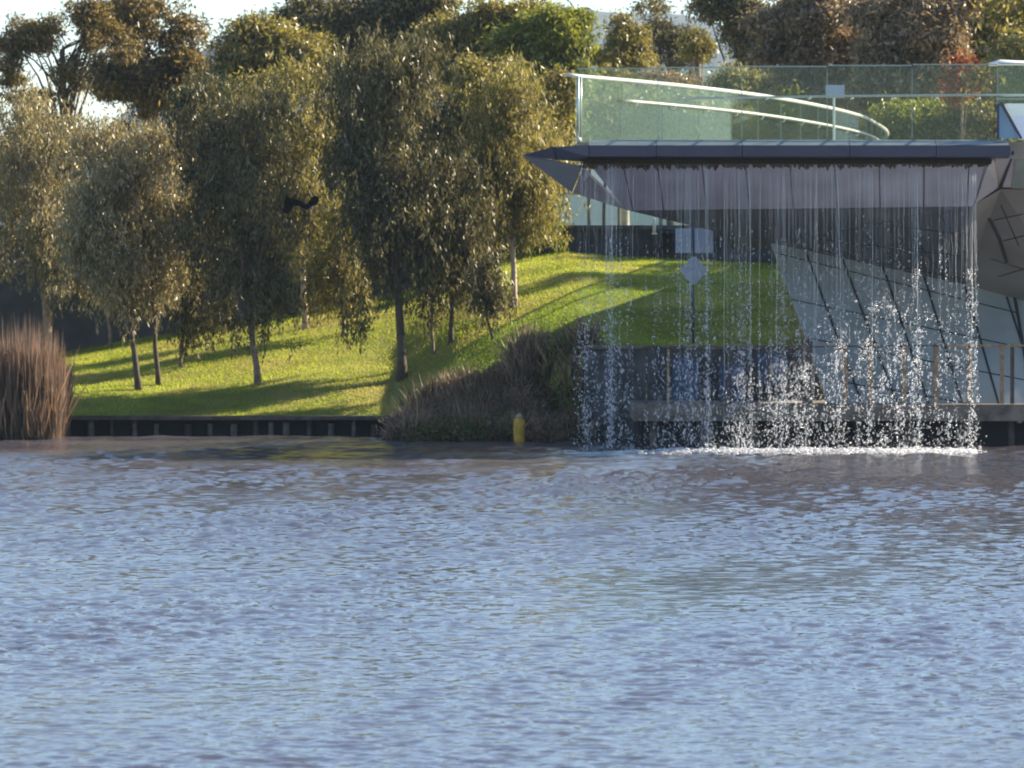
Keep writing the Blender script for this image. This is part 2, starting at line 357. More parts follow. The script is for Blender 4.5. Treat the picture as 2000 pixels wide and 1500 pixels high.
# fascia strips with joints
def strip(m, ax, bx, prof, joints, gap=.012):
    cuts = [ax]+joints+[bx]
    for a, b in zip(cuts, cuts[1:]):
        vs = []
        for x in (a+gap/2, b-gap/2): vs += [Vector((x, y, z)) for y, z in prof]
        n = len(prof); m.add(vs, [tuple(range(n)), tuple(range(2*n-1, n-1, -1))]+[(i, i+n, (i+1) % n+n, (i+1) % n) for i in range(n)])
jx = [(p-1000)/100 for p in (1282, 1450, 1490+170, 1829)]
mb = MB(); strip(mb, 1.5, 9.74, [(100.0,6.005),(100.02,5.80),(100.55,5.77),(100.9,6.0)], jx); mb.build("fascia", M['fascia'], br)
mb = MB(); strip(mb, 1.5, 9.72, [(100.02,6.012),(100.35,6.13),(100.9,6.135),(100.9,6.012)], jx); mb.build("capping", M['fasciatop'], br)
# tapering nose at the left end
mb = MB()
tip = P(1019,303,100.9); A = P(1150,283,100.0); B = P(1150,306,100.02); Cc = P(1080,287,100.3); D = P(1085,312,100.4); E = P(1140,316,100.9); Bk = P(1150,290,101.2)
A2 = P(1085,300,101.6)
mb.add([tip,Cc,A,B,D,E,Bk,A2], [(0,4,1),(1,4,3,2),(4,5,3),(0,1,7),(1,2,6,7),(0,7,5,4),(5,7,6),(3,5,6,2)])
mb.build("nose", M['fascia'], br)
mb = MB(); mb.bar(P(1079.5,286,100.27), P(1086,312,100.37), .014, .02); mb.build("joint", M['joint'], br)
mb = MB(); mb.bar(P(1150,283,99.99), P(1150.5,306,100.01), .014, .02); mb.build("joint", M['joint'], br)
mb = MB(); mb.slab(pts((1021,305,101.0),(1136,329,101.1),(1117,376,102.6)), .05); mb.build("blue_facet", M['facet'], br)
mb = MB(); mb.slab(pts((1138,329,101.1),(1153,345,101.05),(1223,410,103.0),(1119,377,102.6)), .05); mb.build("end_facet", M['facet2'], br)
# soffit panels
mb = MB(); bk = MB()
TP = [1153,1217,1284,1371,1456,1543,1630,1717,1805,1893,1926]; BT = [1224,1236,1296,1380,1464,1549,1635,1719,1804,1888,1902]
tpY, btY = 101.0, 103.0
def topy(p): return 324-(p-1153)*.006
def boty(p): return 411-(p-1224)*.012
for i in range(10):
    a, b, c, d = TP[i]+1.2, TP[i+1]-1.2, BT[i+1]-1.2, BT[i]+1.2
    mb.slab(pts((a,topy(a),tpY),(b,topy(b),tpY),(c,boty(c),btY),(d,boty(d),btY)), .03)
    bk.slab(pts((TP[i],topy(a)-1,tpY+.05),(TP[i+1],topy(b)-1,tpY+.05),(BT[i+1],boty(c),btY+.05),(BT[i],boty(d),btY+.05)), .02)
mb.build("soffit", M['soffit'], br); bk.build("soffit_backing", M['joint'], br)
# drip grille: dark slot with hundreds of little spouts and dark stains
mb = MB()
mb.box((P(1537,313,100.75)), (8.0, .5, .16)); mb.build("slot", M['black'], br)
mb = MB()
for i in range(190):
    px = 1135+i*4.22; x = (px-1000)/F*100.55
    l = .085+.02*random.random()+(.05 if random.random() < .12 else 0)
    mb.box((x, 100.47, 5.765-.02-l/2), (.018, .03, l))
    if random.random() < .75:
        zt = P(px, topy(px), 101.0).z; h_ = .05+.09*random.random()*random.random()
        xx = (px-1000)/F*101; ww = .03+.03*random.random()
        mb.add([(xx-ww,100.955,zt+.02),(xx+ww,100.955,zt+.02),(xx+ww*.3,100.99+.0,zt-h_),(xx-ww*.4,100.99,zt-h_*.8),(xx-ww,101,zt+.02),(xx+ww,101,zt+.02)], [(0,1,2,3),(0,3,4),(1,5,2)])
mb.build("drip_grille", M['grille'], br)
# right end facets
mb = MB(); mb.slab(pts((1975,303,100.9),(1944,310,101.0),(1953,364,102.6)), .05); mb.slab(pts((1941,311,101.0),(1951,365,102.6),(1914,388,103.0),(1905,398,103.0),(1929,326,101.0)), .05)
mb.build("end_facet", M['facet2'], br)
mb = MB(); mb.slab(pts((1980,300,100.9),(1957,366,102.5),(1951,369,102.6),(1974,303,100.95)), .06); mb.build("edge_trim", M['joint'], br)
mb = MB(); mb.slab(pts((1984,295,101.1),(2090,295,101.1),(2090,370,102.7),(1975,368,102.7)), .06); mb.build("side_panel", M['tealside'], br)
mb = MB(); mb.slab(pts((1981,300,101.0),(1984,320,101.4),(1974,366,102.66),(1958,366,102.6)), .03); mb.build("side_trim", M['facet2'], br)
# ceiling under the deck, meeting the leaning wall
pl_p = P(1507,475,109.0); pl_q = P(1620,790,105.9); pl_r = P(1951,785,105.7)
pl_n = (pl_q-pl_p).cross(pl_r-pl_p).normalized()
def onwall(px, py, off=0.0):
    d = Vector(((px-1000)/F, 1, (HY-py)/F)); o = Vector((0, 0, EYE)); n = pl_n if pl_n.y < 0 else -pl_n
    t = (pl_p-o).dot(n)/d.dot(n); return o+d*t+n*off
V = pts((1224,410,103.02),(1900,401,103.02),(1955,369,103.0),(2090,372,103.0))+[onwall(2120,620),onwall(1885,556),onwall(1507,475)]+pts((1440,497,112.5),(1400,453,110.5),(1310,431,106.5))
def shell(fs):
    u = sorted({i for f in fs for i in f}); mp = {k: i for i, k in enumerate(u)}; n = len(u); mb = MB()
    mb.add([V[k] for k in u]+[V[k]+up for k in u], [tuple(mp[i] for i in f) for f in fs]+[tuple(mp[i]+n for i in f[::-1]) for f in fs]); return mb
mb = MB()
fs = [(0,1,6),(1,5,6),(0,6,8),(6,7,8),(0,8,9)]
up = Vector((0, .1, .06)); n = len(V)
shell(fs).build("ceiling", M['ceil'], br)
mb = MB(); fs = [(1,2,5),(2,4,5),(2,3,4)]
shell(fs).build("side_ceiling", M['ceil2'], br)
# ceiling joints (laid just under the ceiling faces)
def onface(px, py, tri, off=.006):
    a, b, c = tri; nn = (b-a).cross(c-a).normalized(); d = Vector(((px-1000)/F, 1, (HY-py)/F)); o = Vector((0, 0, EYE))
    if nn.dot(d) > 0: nn = -nn
    t = (a-o).dot(nn)/d.dot(nn); return o+d*t+nn*off
mb = MB(); T1 = (V[1],V[2],V[5]); T2 = (V[2],V[4],V[5])
def jl(tri, p, q, wd=.02): mb.bar(onface(*p, tri), onface(*q, tri), wd, .008, up=(onface(*p, tri, .05)-onface(*p, tri, 0)))
T0 = (V[1],V[5],V[6])
for a, b in (((1560,420),(1680,512)),((1650,415),(1770,530)),((1740,412),(1850,545)),((1830,410),(1890,500)),((1500,455),(1880,500)),((1560,480),(1880,545)),((1650,430),(1890,458))): jl(T0, a, b)
jl(T2, (1955,400), (1990,480)); jl(T2, (1940,430), (1998,418)); jl(T2,(1960,470),(2080,440)); jl(T2,(1935,505),(2060,545)); jl(T2,(1950,540),(2080,500))
mb.build("ceiling_joint", M['joint'], br)
mb = MB()
rib = [(1915,402),(1935,430),(1952,465),(1966,510)]
for a, b in zip(rib, rib[1:]): mb.bar(onface(*a, T2, .02), onface(*b, T2, .02), .055, .05)
mb.build("rib", M['joint'], br)

# leaning faceted wall
fw = empty("faceted_wall", onwall(1750,785), "pale teal grey leaning wall of slanted panels behind the waterfall", "wall")
mb = MB(); mb.slab([onwall(*p) for p in ((1507,475),(1885,556),(2200,636),(2200,800),(1622,800),(1575,660))], .25, Vector((0, 1, -.1)))
mb.build("panel_face", M['wallpanel'], fw)
mb = MB()
nw = pl_n if pl_n.y < 0 else -pl_n
def wl(p, q, wd=.028): mb.bar(onwall(*p, .006), onwall(*q, .006), wd, .012, up=nw)
for a, b in (((1573,490),(1684,790)),((1645,505),(1753,790)),((1725,522),(1814,790)),((1805,540),(1880,790)),((1885,560),(1951,790)),((1966,580),(2035,790))): wl(a, b, .042)
for a, b in (((1514,494),(1990,612)),((1545,585),(2000,680)),((1575,660),(2000,742)),((1640,745),(1900,790))): wl(a, b, .022)
mb.build("panel_joint", M['joint'], fw)
mb = MB(); tt = [onwall(*p, .01) for p in ((1966,510),(1978,560),(1992,640),(2010,740))]
for a, b in zip(tt, tt[1:]): mb.bar(a, b, .06, .06)
mb.build("rib", M['joint'], fw)

# metal parapet on the right of the deck
pp = empty("metal_parapet", P(1985,270,101), "white metal parapet with blue triangular end at the right of the bridge deck", "parapet")
mb = MB(); mb.slab(pts((1966,202,100.9),(2100,203,100.9),(2100,272,100.3),(1996,272,100.3)), .5, Vector((0, 1, 0))); mb.build("white_panel", M['whitemetal'], pp)
mb = MB(); mb.slab(pts((1950,207,100.6),(1955,207,100.6),(1990,270,100.4),(1950,270,100.4)), .05, Vector((0, 1, 0))); mb.build("blue_panel", M['blueglass'], pp)
mb = MB()
for a, b in (((1949,203),(1949,271)),((1955,200),(1994,270))): mb.bar(P(*a,100.5), P(*b,100.3), .05, .05)
mb.build("frame", M['fascia'], pp)

# ------------------------------------------------------------------ balustrades
def pane(m, a, b, z0, z1, th=.012, gap=.012):
    a = Vector(a); b = Vector(b); d = (b-a).normalized(); nrm = Vector((-d.y, d.x, 0))*th/2
    a = a+d*gap/2; b = b-d*gap/2
    q = [Vector((a.x,a.y,z0)),Vector((b.x,b.y,z0)),Vector((b.x,b.y,z1)),Vector((a.x,a.y,z1))]
    m.add([v-nrm for v in q]+[v+nrm for v in q], [(0,1,2,3),(7,6,5,4),(0,4,5,1),(1,5,6,2),(2,6,7,3),(3,7,4,0)])
fb = empty("glass_balustrade", Vector((5.3,100.7,6.14)), "long clear glass balustrade with thin steel handrail along the bridge lip", "balustrade")
xs = [1.27, 2.87, 4.52, 6.2, 7.87, 9.55, 11.2]
for i, (a, b) in enumerate(zip(xs, xs[1:])):
    mb = MB(); pane(mb, (a,100.7,0), (b,100.7,0), 6.14, 7.53+.02*i); mb.build("glass_panel", M['glass'], fb)
    m2 = MB(); m2.box(((a+b)/2, 100.7, 7.545+.02*i), (b-a-.02, .025, .022)); m2.build("top_trim", M['edge'], fb)
    m3 = MB(); m3.box((b, 100.7, 6.83+.01*i), (.014, .016, 1.36)); m3.build("panel_edge", M['edge'], fb)
m = MB(); m.tube([(3.3,100.9,6.96),(6.5,100.9,7.01),(9.0,100.9,7.03),(11.5,100.9,7.03)], .022, 8); m.build("handrail", M['steel'], fb, smooth=True)
for i in range(9):
    px = 1250+i*82.8; x = (px-1000)/F*100.7
    m = MB(); m.tube([(x,100.66,6.955),(x,100.93,6.955)], .022, 8); m.tube([(x+.03,100.9,6.95),(x+.035,100.9,6.99)], .016, 6); m.build("bracket", M['rail'], fb, smooth=True)
cb = empty("curved_balustrade", Vector((4.0,106.8,6.1)), "curving green glass balustrade with white handrails receding across the bridge", "balustrade")
def curve_at(t):  # Catmull-Rom through the plan curve
    k = int(t); k = min(k, len(CURVE)-2); f = t-k
    p = [Vector((*CURVE[max(0, min(len(CURVE)-1, k+j))], 0)) for j in (-1, 0, 1, 2)]
    return .5*((2*p[1])+(-p[0]+p[2])*f+(2*p[0]-5*p[1]+4*p[2]-p[3])*f*f+(-p[0]+3*p[1]-3*p[2]+p[3])*f**3)
# equal steps along the length
samp = [curve_at(i/40*1.0) for i in range(0, 40*(len(CURVE)-1)+1)]
cum = [0]
for a, b in zip(samp, samp[1:]): cum.append(cum[-1]+(b-a).length)
def along(s):
    k = int(np.searchsorted(cum, s)); k = max(1, min(k, len(samp)-1)); f = (s-cum[k-1])/(cum[k]-cum[k-1]); return samp[k-1].lerp(samp[k], f)
L = 41.0; step = 2.05; n = int(L/step)
for i in range(n):
    a, b = along(i*step), along((i+1)*step)
    m = MB(); pane(m, a, b, 6.12, 7.38); m.build("glass_panel", M['glassg'], cb)
    m = MB(); m.box((b.x, b.y, 6.74), (.014, .014, 1.24)); m.build("panel_edge", M['edge'], cb)
mm = MB(); mm.tube([Vector((1.08,100.85,7.43))]+[along(s)+Vector((0, 0, 7.41)) for s in np.linspace(0.2, L, 60)], .04, 10); mm.build("top_rail", M['rail'], cb, smooth=True)
mm = MB(); mm.tube([along(s)+Vector((.08, -.02, 6.99)) for s in np.linspace(2.0, L, 60)], .028, 8); mm.build("handrail", M['rail'], cb, smooth=True)
for i in range(20):
    p = along(2.6+i*1.95)
    m = MB(); m.tube([p+Vector((.08,-.02,6.97)), p+Vector((.06,-.01,6.91)), p+Vector((.01,0,6.9))], .012, 6); m.build("bracket", M['rail'], cb, smooth=True)
m = MB(); m.tube([(1.30,100.86,6.12),(1.30,100.86,7.4)], .028, 8); m.tube([(1.36,101.0,6.12),(1.36,101.0,7.4)], .02, 8); m.build("corner_post", M['steel'], cb, smooth=True)
m = MB(); m.tube([(1.31,100.8,6.09),(1.31,100.8,6.13),(1.31,100.8,6.19)], [.03,.06,.045], 10); m.build("post_foot", M['rail'], cb, smooth=True)
# far right rail
fr = empty("far_balustrade", Vector((10.2,104.5,6.1)), "glass balustrade with thick white rail at the far right of the bridge", "balustrade")
m = MB(); m.tube([P(1932,126,104.5),P(1955,122,104.5),P(1985,123,104.8),P(2100,126,105.5)], [.035,.06,.05,.05], 8); m.build("top_rail", M['whitemetal'], fr, smooth=True)
m = MB(); pane(m, (9.9,104.5,0), (13,105.0,0), 6.12, 7.75); m.build("glass_panel", M['glassg'], fr)
m = MB(); m.tube([(9.9,104.6,7.1),(13,104.9,7.1)], .02, 6); m.build("handrail", M['steel'], fr)

# ------------------------------------------------------------------ promenade wall and balustrade behind the lawn
pw = empty("retaining_wall", Vector((0,128.2,3)), "shade-dark retaining wall along the top of the lawn below green glass", "wall")
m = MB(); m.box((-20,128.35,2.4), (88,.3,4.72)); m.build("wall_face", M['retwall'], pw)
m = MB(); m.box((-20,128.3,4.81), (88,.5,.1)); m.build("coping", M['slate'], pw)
pb = empty("promenade_balustrade", Vector((1,128.4,4.86)), "green tinted glass balustrade above the dark wall behind the lawn", "balustrade")
for i in range(12):
    a = -11+i*1.5; m = MB(); pane(m, (a,128.35,0), (a+1.5,128.35,0), 4.87, 5.62, gap=.03); m.build("glass_panel", M['glassg'], pb)
m = MB(); m.box((-2,128.35,5.64), (18,.05,.035)); m.build("top_rail", M['edge'], pb)
wp = empty("white_post", P(1278,455,127.6), "short white post at the back wall behind the falling water", "post")
m = MB(); m.tube([P(1278,456,127.6),P(1278,428,127.6),P(1277,425,127.6)], [.045,.045,.02], 8); m.tube([P(1278,458,127.6),P(1278,455,127.6)], .07, 8); m.build("shaft", M['rail'], wp, smooth=True)
dr = empty("doorway", P(1305,487,127.9), "small black opening in the back wall beside the sky-tinted sign", "opening")
m = MB(); m.box(P(1305,470,127.95)-Vector((0,-.05,0)), (.36,.24,.40)); m.build("recess", M['black'], dr)
m = MB()
for s in (-1, 1): m.box(P(1305+s*16.5,470,127.9), (.05,.3,.44))
m.box(P(1305,452.5,127.9), (.5,.3,.04)); m.build("frame", M['slate'], dr)

# low wall behind the platform, blue panels
lw = empty("low_wall", Vector((5,109,.9)), "blue grey low wall at the foot of the shaded lawn behind the water", "wall")
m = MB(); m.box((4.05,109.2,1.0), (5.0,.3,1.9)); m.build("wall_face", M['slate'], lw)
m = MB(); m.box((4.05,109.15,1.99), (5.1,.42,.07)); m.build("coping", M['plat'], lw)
for i, (px0, px1, y0, y1, lab) in enumerate(((1314,1364,700,788,"blue panel under the sign against the low wall"),(1405,1455,712,786,"blue panel right of the sign pole against the low wall"),(1478,1535,690,760,"dark blue panel nearest the leaning wall on the low wall"))):
    b0 = P((px0+px1)/2, y1, 108.6); e = empty("barrier_panel", b0, lab, "panel", None)
    a = P(px0, y0, 108.6); b = P(px1, y1, 108.6)
    m = MB(); m.box(((a.x+b.x)/2,108.6,(a.z+b.z)/2+.03), (b.x-a.x,.05,a.z-b.z-.06)); m.build("board", M['blue'], e)
    for x in (a.x+.06, b.x-.06):
        m = MB(); m.box((x,108.62,(b.z+.86)/2), (.04,.2,max(.06,abs(b.z-.86))+.1)); m.build("foot", M['signpole'], e)

# ------------------------------------------------------------------ platform
pf = empty("platform", Vector((7,105,.85)), "worn concrete landing platform over dark water behind the waterfall", "platform")
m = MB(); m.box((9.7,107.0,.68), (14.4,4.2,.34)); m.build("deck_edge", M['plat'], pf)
m = MB(); m.box((9.7,107.2,.2), (14.2,3.6,.62)); m.build("shade_block", M['black'], pf)  # black block standing in for the shade under the platform
for i in range(11):
    m = MB(); x = 2.9+i*1.05; m.tube([(x,105.1,-.6),(x,105.1,.5)], .07, 8); m.build("pile", M['timberd'], pf, smooth=True)
rl = empty("timber_railing", Vector((8,105.3,.85)), "rusty brown post railing along the platform edge among the splashes", "railing")
for px, wd, y0, hh in ((1305,.05,676,790),(1262,.06,678,800),(1424,.06,678,795),(1502,.07,672,800),(1577,.2,662,800),(1650,.1,672,800),(1700,.11,668,805),(1765,.1,672,805),(1828,.1,670,805),(1893,.1,672,805),(1957,.075,678,795),(1977,.075,672,800),(1991,.1,795,826)):
    Yp = 105.0; a = P(px, hh, Yp); b = P(px, y0, Yp)
    m = MB(); m.box((a.x, Yp, (max(a.z,.86)+b.z)/2 if hh < 820 else (a.z+b.z)/2), (wd, .1, b.z-(max(a.z,.86) if hh < 820 else a.z)))
    m.build("post", M['timber'] if px not in (1577,1977,1262,1424,1502) else M['timberd'], rl)
m = MB(); a = P(1850,675,105.0); b = P(2100,675,105.0); m.bar(a+Vector((0,-.07,0)), b+Vector((0,-.07,0)), .05, .04); m.build("top_rail", M['timber'], rl)
m = MB(); a = P(1255,680,105.0); b = P(1850,675,105.0); m.bar(a+Vector((0,-.07,0)), b+Vector((0,-.07,0)), .03, .03); m.build("mid_rail", M['timberd'], rl)

# sign
g = hit(1353, 690)
gy = 110.8; gz = float(H((1353-1000)*gy/F, gy))
sg = empty("sign_post", Vector(((1353-1000)*gy/F, gy, gz)), "dark pole with two pale square plates and a diamond plate behind the water", "sign")
x0 = (1353-1000)*gy/F
m = MB(); m.tube([(x0,gy,gz-.1),(x0,gy,P(0,443,gy).z)], .035, 8); m.build("pole", M['signpole'], sg, smooth=True)
for a, b in ((1319,1350),(1357,1393)):
    m = MB(); p = P(a,446,gy-.05); q = P(b,494,gy-.05); m.box(((p.x+q.x)/2,gy-.05,(p.z+q.z)/2), (q.x-p.x,.02,p.z-q.z)); m.build("square_plate", M['sign'], sg)
m = MB(); c = P(1355,528,gy-.05); s_ = .31
m.slab([c+Vector(v) for v in ((-s_,0,0),(-.04,0,-s_+.01),(.04,0,-s_+.01),(s_,0,0),(.04,0,s_-.01),(-.04,0,s_-.01))], .02, Vector((0,1,0))); m.build("diamond_plate", M['sign'], sg)
# small pale board on the bridge
nb = empty("notice_board", Vector((6.5,103.4,6.11)), "small pale notice board standing on the bridge behind the glass", "sign")
m = MB(); m.tube([(6.5,103.4,6.11),(6.5,103.4,7.15)], .025, 8); m.build("post", M['steel'], nb)
m = MB(); m.box((6.52,103.36,7.2), (.38,.03,.26)); m.build("board", M['sign'], nb)

# ------------------------------------------------------------------ timber river edge on the left
te = empty("timber_edge", Vector((-6,113,.3)), "dark timber river edging with grey piles below the lawn", "retaining wall")
m = MB(); m.box((-9.5,113.02,.39), (15.6,.5,.09)); m.build("capping_beam", M['timberd'], te)
m = MB(); m.box((-9.5,113.13,.0), (15.6,.06,.7)); m.build("back_board", M['black'], te)
for i, px in enumerate((60,120,177,216,262,303,366,411,459,500,530,557,605,644,692,728,765)):
    x = (px-1000)*112.95/F+random.uniform(-.02,.02); h_ = random.uniform(.24,.34)
    m = MB(); m.tube([(x,113.02,-.6),(x+random.uniform(-.02,.02),113.02,h_)], random.uniform(.05,.08), 8); m.build("pile", M['pile'] if i % 3 else M['timberd'], te, smooth=True)
# yellow marker
ym = empty("marker_post", P(1014,862,108), "yellow cylindrical marker post standing in the water by the scrub", "marker")
m = MB(); zs = [-.3,.02,.04,.40,.46,.50]; rr = [.115,.115,.12,.12,.105,.08]
m.tube([(ym.location.x,108,z) for z in zs], rr, 16); m.build("body", M['yellow'], ym, smooth=True)
m = MB(); m.tube([(ym.location.x,108,z) for z in (.50,.53,.57,.60)], [.085,.08,.055,.02], 12); m.build("cap", M['cream'], ym, smooth=True)

# ------------------------------------------------------------------ vegetation
def crown_points(ells, ncl, org):
    """ells: world ellipsoids (c, r, weight) -> clump centres"""
    w_ = np.array([e[2] for e in ells], float); w_ /= w_.sum(); out = []; lobes = {}
    idx = rng.choice(len(ells), ncl, p=w_)
    for i in idx:
        c, r, _ = ells[i]; d = rng.normal(size=3); d /= np.linalg.norm(d); k = rng.uniform(.25, 1)**.45
        if i not in lobes:
            nl = int(5+4*rng.uniform()+np.prod(r)**(1/3)*3); L = []
            for _ in range(nl):
                e = rng.normal(size=3); e /= np.linalg.norm(e)
                L.append((np.array(c)+e*np.array(r)*rng.uniform(.3, 1.2), np.array(r)*rng.uniform(.14, .42)))
            lobes[i] = L
        lc, lr = lobes[i][rng.integers(0, len(lobes[i]))]
        if rng.uniform() < .12: lc, lr = np.array(c), np.array(r)*.8
        out.append(lc+d*k*lr*rng.uniform(.85, 1.25))
    return np.array(out)
def make_tree(name, px, Y, base_z, ells_px, m, bark, label, group, ncl=220, lpc=70, rc=.32, weep=0.0, leaf=(.15,.032),
              trunk_r=.09, lean=0.0, cat="tree", trunk_top=None, limbs=16, flat=.75, strands=3, wmin=None):
    bx = (px-1000)*Y/F; root = empty(name, Vector((bx, Y, base_z)), label, cat, group)
    org = np.array([bx, Y, base_z]); s = Y/F
    ells = []
    for e in ells_px:
        cx, cy, rx, ry = e[:4]; wt = e[4] if len(e) > 4 else rx*ry; dyy = e[5] if len(e) > 5 else 0
        ells.append((np.array([(cx-1000)*s, Y+dyy, EYE+(HY-(cy-(18 if weep > 0 else 0)))*s]), np.array([rx*s*1.18, max(rx*s*.9, .4), ry*s]), wt))
    if weep: ncl = int(ncl*.86); rc *= .95
    else: ncl = int(ncl*1.9); rc *= .72; lpc = int(lpc*.7)
    C = crown_points(ells, ncl, org)
    cs = []; ds = []
    rcl = rc*rng.uniform(.6, 1.35, ncl)
    n1 = lpc
    for c, r in zip(C, rcl):
        k = int(n1*(r/rc)**1.5*(.2 if weep > 0 else 1))
        o = rng.normal(size=(k, 3))*r*np.array([.6,.6,.6*flat]); cs.append(c+o)
        d = rng.normal(size=(k, 3))*.75; d[:, 2] -= .55+weep; ds.append(d)
        if weep > 0:
            for _ in range(strands):   # hanging sprays: narrow at the top, full in the middle, pointed below
                L_ = (.22+rng.uniform(0, 1)**1.7*.85)*weep; kk = int(L_*46)+3; t = rng.uniform(0, 1, kk)
                st = c+rng.normal(size=3)*r*.9; sw = rng.normal(size=2)*.16*L_
                wd_ = .085*np.sin(np.pi*np.clip(t*.9+.08, 0, 1))**.8
                pth = st+np.stack([sw[0]*t**2, sw[1]*t**2, -L_*t], 1)+rng.normal(size=(kk, 3))*wd_[:, None]
                cs.append(pth); d = rng.normal(size=(kk, 3))*.38; d[:, 2] -= 1; ds.append(d)
    Cn = np.concatenate(cs); Dn = np.concatenate(ds); n = len(Cn)
    if weep > 0 or True:
        keep = Cn[:, 2] > base_z+(.12 if wmin is None else wmin)*rng.uniform(.7,1.6,n); Cn, Dn = Cn[keep], Dn[keep]; n = len(Cn)
    V = leaf_quads(Cn-org, Dn, leaf[0]*rng.uniform(.6, 1.3, n), leaf[1]*rng.uniform(.7, 1.3, n))
    link("crown", quads_mesh("crown", V, n), m, root)
    # trunk and limbs
    mb = MB(); zc = np.array([e[0][2] for e in ells]); cen = np.average([e[0] for e in ells], axis=0, weights=[e[2] for e in ells])
    tt = trunk_top if trunk_top is not None else cen[2]
    N = 9; path = []
    for i in range(N):
        f = i/(N-1); z = base_z-.15+(tt-base_z+.15)*f
        path.append(Vector((bx+(cen[0]-bx)*f**1.6+lean*math.sin(f*3.0)*.3+random.uniform(-.02,.02)*i/2, Y+(cen[1]-Y)*f+random.uniform(-.02,.02), z)))
    rad = [trunk_r*(1.35 if i == 0 else 1.0-.55*i/(N-1)) for i in range(N)]
    mb.tube(path, rad, 9)
    sel = C[rng.choice(ncl, min(limbs, ncl), replace=False)]
    for c in sel:
        c = Vector(c); k = random.randint(3, N-1)
        while path[k].z > c.z-.1 and k > 2: k -= 1
        a = path[k]; mid = a.lerp(c, .5)+Vector((0, 0, .12*(c-a).length))
        mid2 = a.lerp(c, .25)+Vector((random.uniform(-.05,.05), 0, .09*(c-a).length))
        r0 = rad[k]*.5; mb.tube([a, mid2, mid, c], [r0, r0*.75, r0*.5, r0*.15], 5)
    mb.build("trunk", bark, root, smooth=True)
    return root
def bank_tree(px, py, *a, **k):
    g = hit(px, py); return make_tree("riverbank_tree", px, g.y, g.z, *a, **k)
G1 = "weeping trees on the lawn"
SK = dict(weep=.8, rc=.30, wmin=1.0)
bank_tree(95, 700, [(75,330,75,130),(20,420,70,150),(110,470,60,130),(60,250,60,50)], M['l_tan'], M['bark'], "broad tan leaved tree at the left edge above the reeds", G1, ncl=330, trunk_r=.12, **SK)
bank_tree(272, 762, [(215,330,80,110),(175,450,60,120),(240,520,60,90)], M['l_tan'], M['barkd'], "tan crowned tree with dark trunk right of the reeds", G1, ncl=300, trunk_r=.075, lean=-.25, **SK)
bank_tree(310, 752, [(290,360,75,120),(320,440,60,90),(290,540,50,70)], M['l_tan'], M['barkd'], "tan crowned tree with slim curved dark trunk, close beside its twin", G1, ncl=280, trunk_r=.06, lean=-.3, **SK)
bank_tree(215, 680, [(150,560,50,60),(190,500,50,60)], M['l_tan'], M['bark'], "small thin trunked tree at the back of the lawn behind the twin dark trunks", G1, ncl=80, trunk_r=.05, lean=.2, **SK)
bank_tree(505, 752, [(450,260,85,110),(480,380,90,110),(420,500,60,110),(520,560,60,70),(470,640,70,30,900)], M['l_dark'], M['bark'], "dark weeping tree with leaning pale trunk on the lower lawn", G1, wmin=.55, ncl=400, trunk_r=.08, lean=-.3, weep=1.0, rc=.3)
bank_tree(352, 718, [(370,500,35,60),(375,610,38,50)], M['l_dark'], M['bark'], "small dark weeping tree hanging almost to the grass", G1, ncl=110, trunk_r=.05, weep=.9, rc=.26)
bank_tree(597, 642, [(560,250,75,110),(560,380,75,85),(605,460,50,55)], M['l_olive'], M['barkp'], "olive tree with pale straight trunk near the dark back wall", G1, wmin=.9, ncl=330, trunk_r=.08, weep=.8, rc=.3)
bank_tree(672, 655, [(655,470,45,75),(660,560,45,50)], M['l_olive'], M['bark'], "small golden olive tree with a short trunk, right of the pale trunk", G1, ncl=130, trunk_r=.055, weep=.7, rc=.26)
bank_tree(785, 742, [(760,190,110,120),(740,330,110,130),(810,430,95,100),(720,440,55,75),(700,610,14,60,500)], M['l_dark'], M['barkd'], "largest dark weeping tree with thick black trunk mid lawn", G1, wmin=.6, ncl=560, trunk_r=.11, weep=1.0, rc=.32)
bank_tree(845, 694, [(830,420,60,90),(850,540,50,60)], M['l_dark'], M['bark'], "thin trunked tree just right of the thick black trunk", G1, ncl=130, trunk_r=.045, weep=.9, rc=.26)
bank_tree(880, 672, [(880,360,60,110),(900,500,60,80)], M['l_dark'], M['barkd'], "dark trunked weeping tree left of the scrub covered slope", G1, wmin=.6, ncl=200, trunk_r=.065, weep=.9, rc=.28)
bank_tree(965, 662, [(940,560,40,55)], M['l_dark'], M['barkd'], "small dark sapling with bent trunk in front of the pale trunk", G1, ncl=60, trunk_r=.04, weep=.6, rc=.22, lean=-.3)
bank_tree(1005, 600, [(1000,190,75,90),(1005,300,85,100),(965,390,65,75),(1050,390,40,60)], M['l_olive'], M['barkp'], "olive tree with pale trunk beside the bridge nose", G1, wmin=1.0, ncl=380, trunk_r=.075, weep=.95, rc=.3)
bank_tree(1030, 505, [(1050,440,30,60)], M['l_green'], M['bark'], "small yellow green tree at the top of the lawn by the bridge", G1, ncl=60, trunk_r=.04, weep=.6, rc=.22)

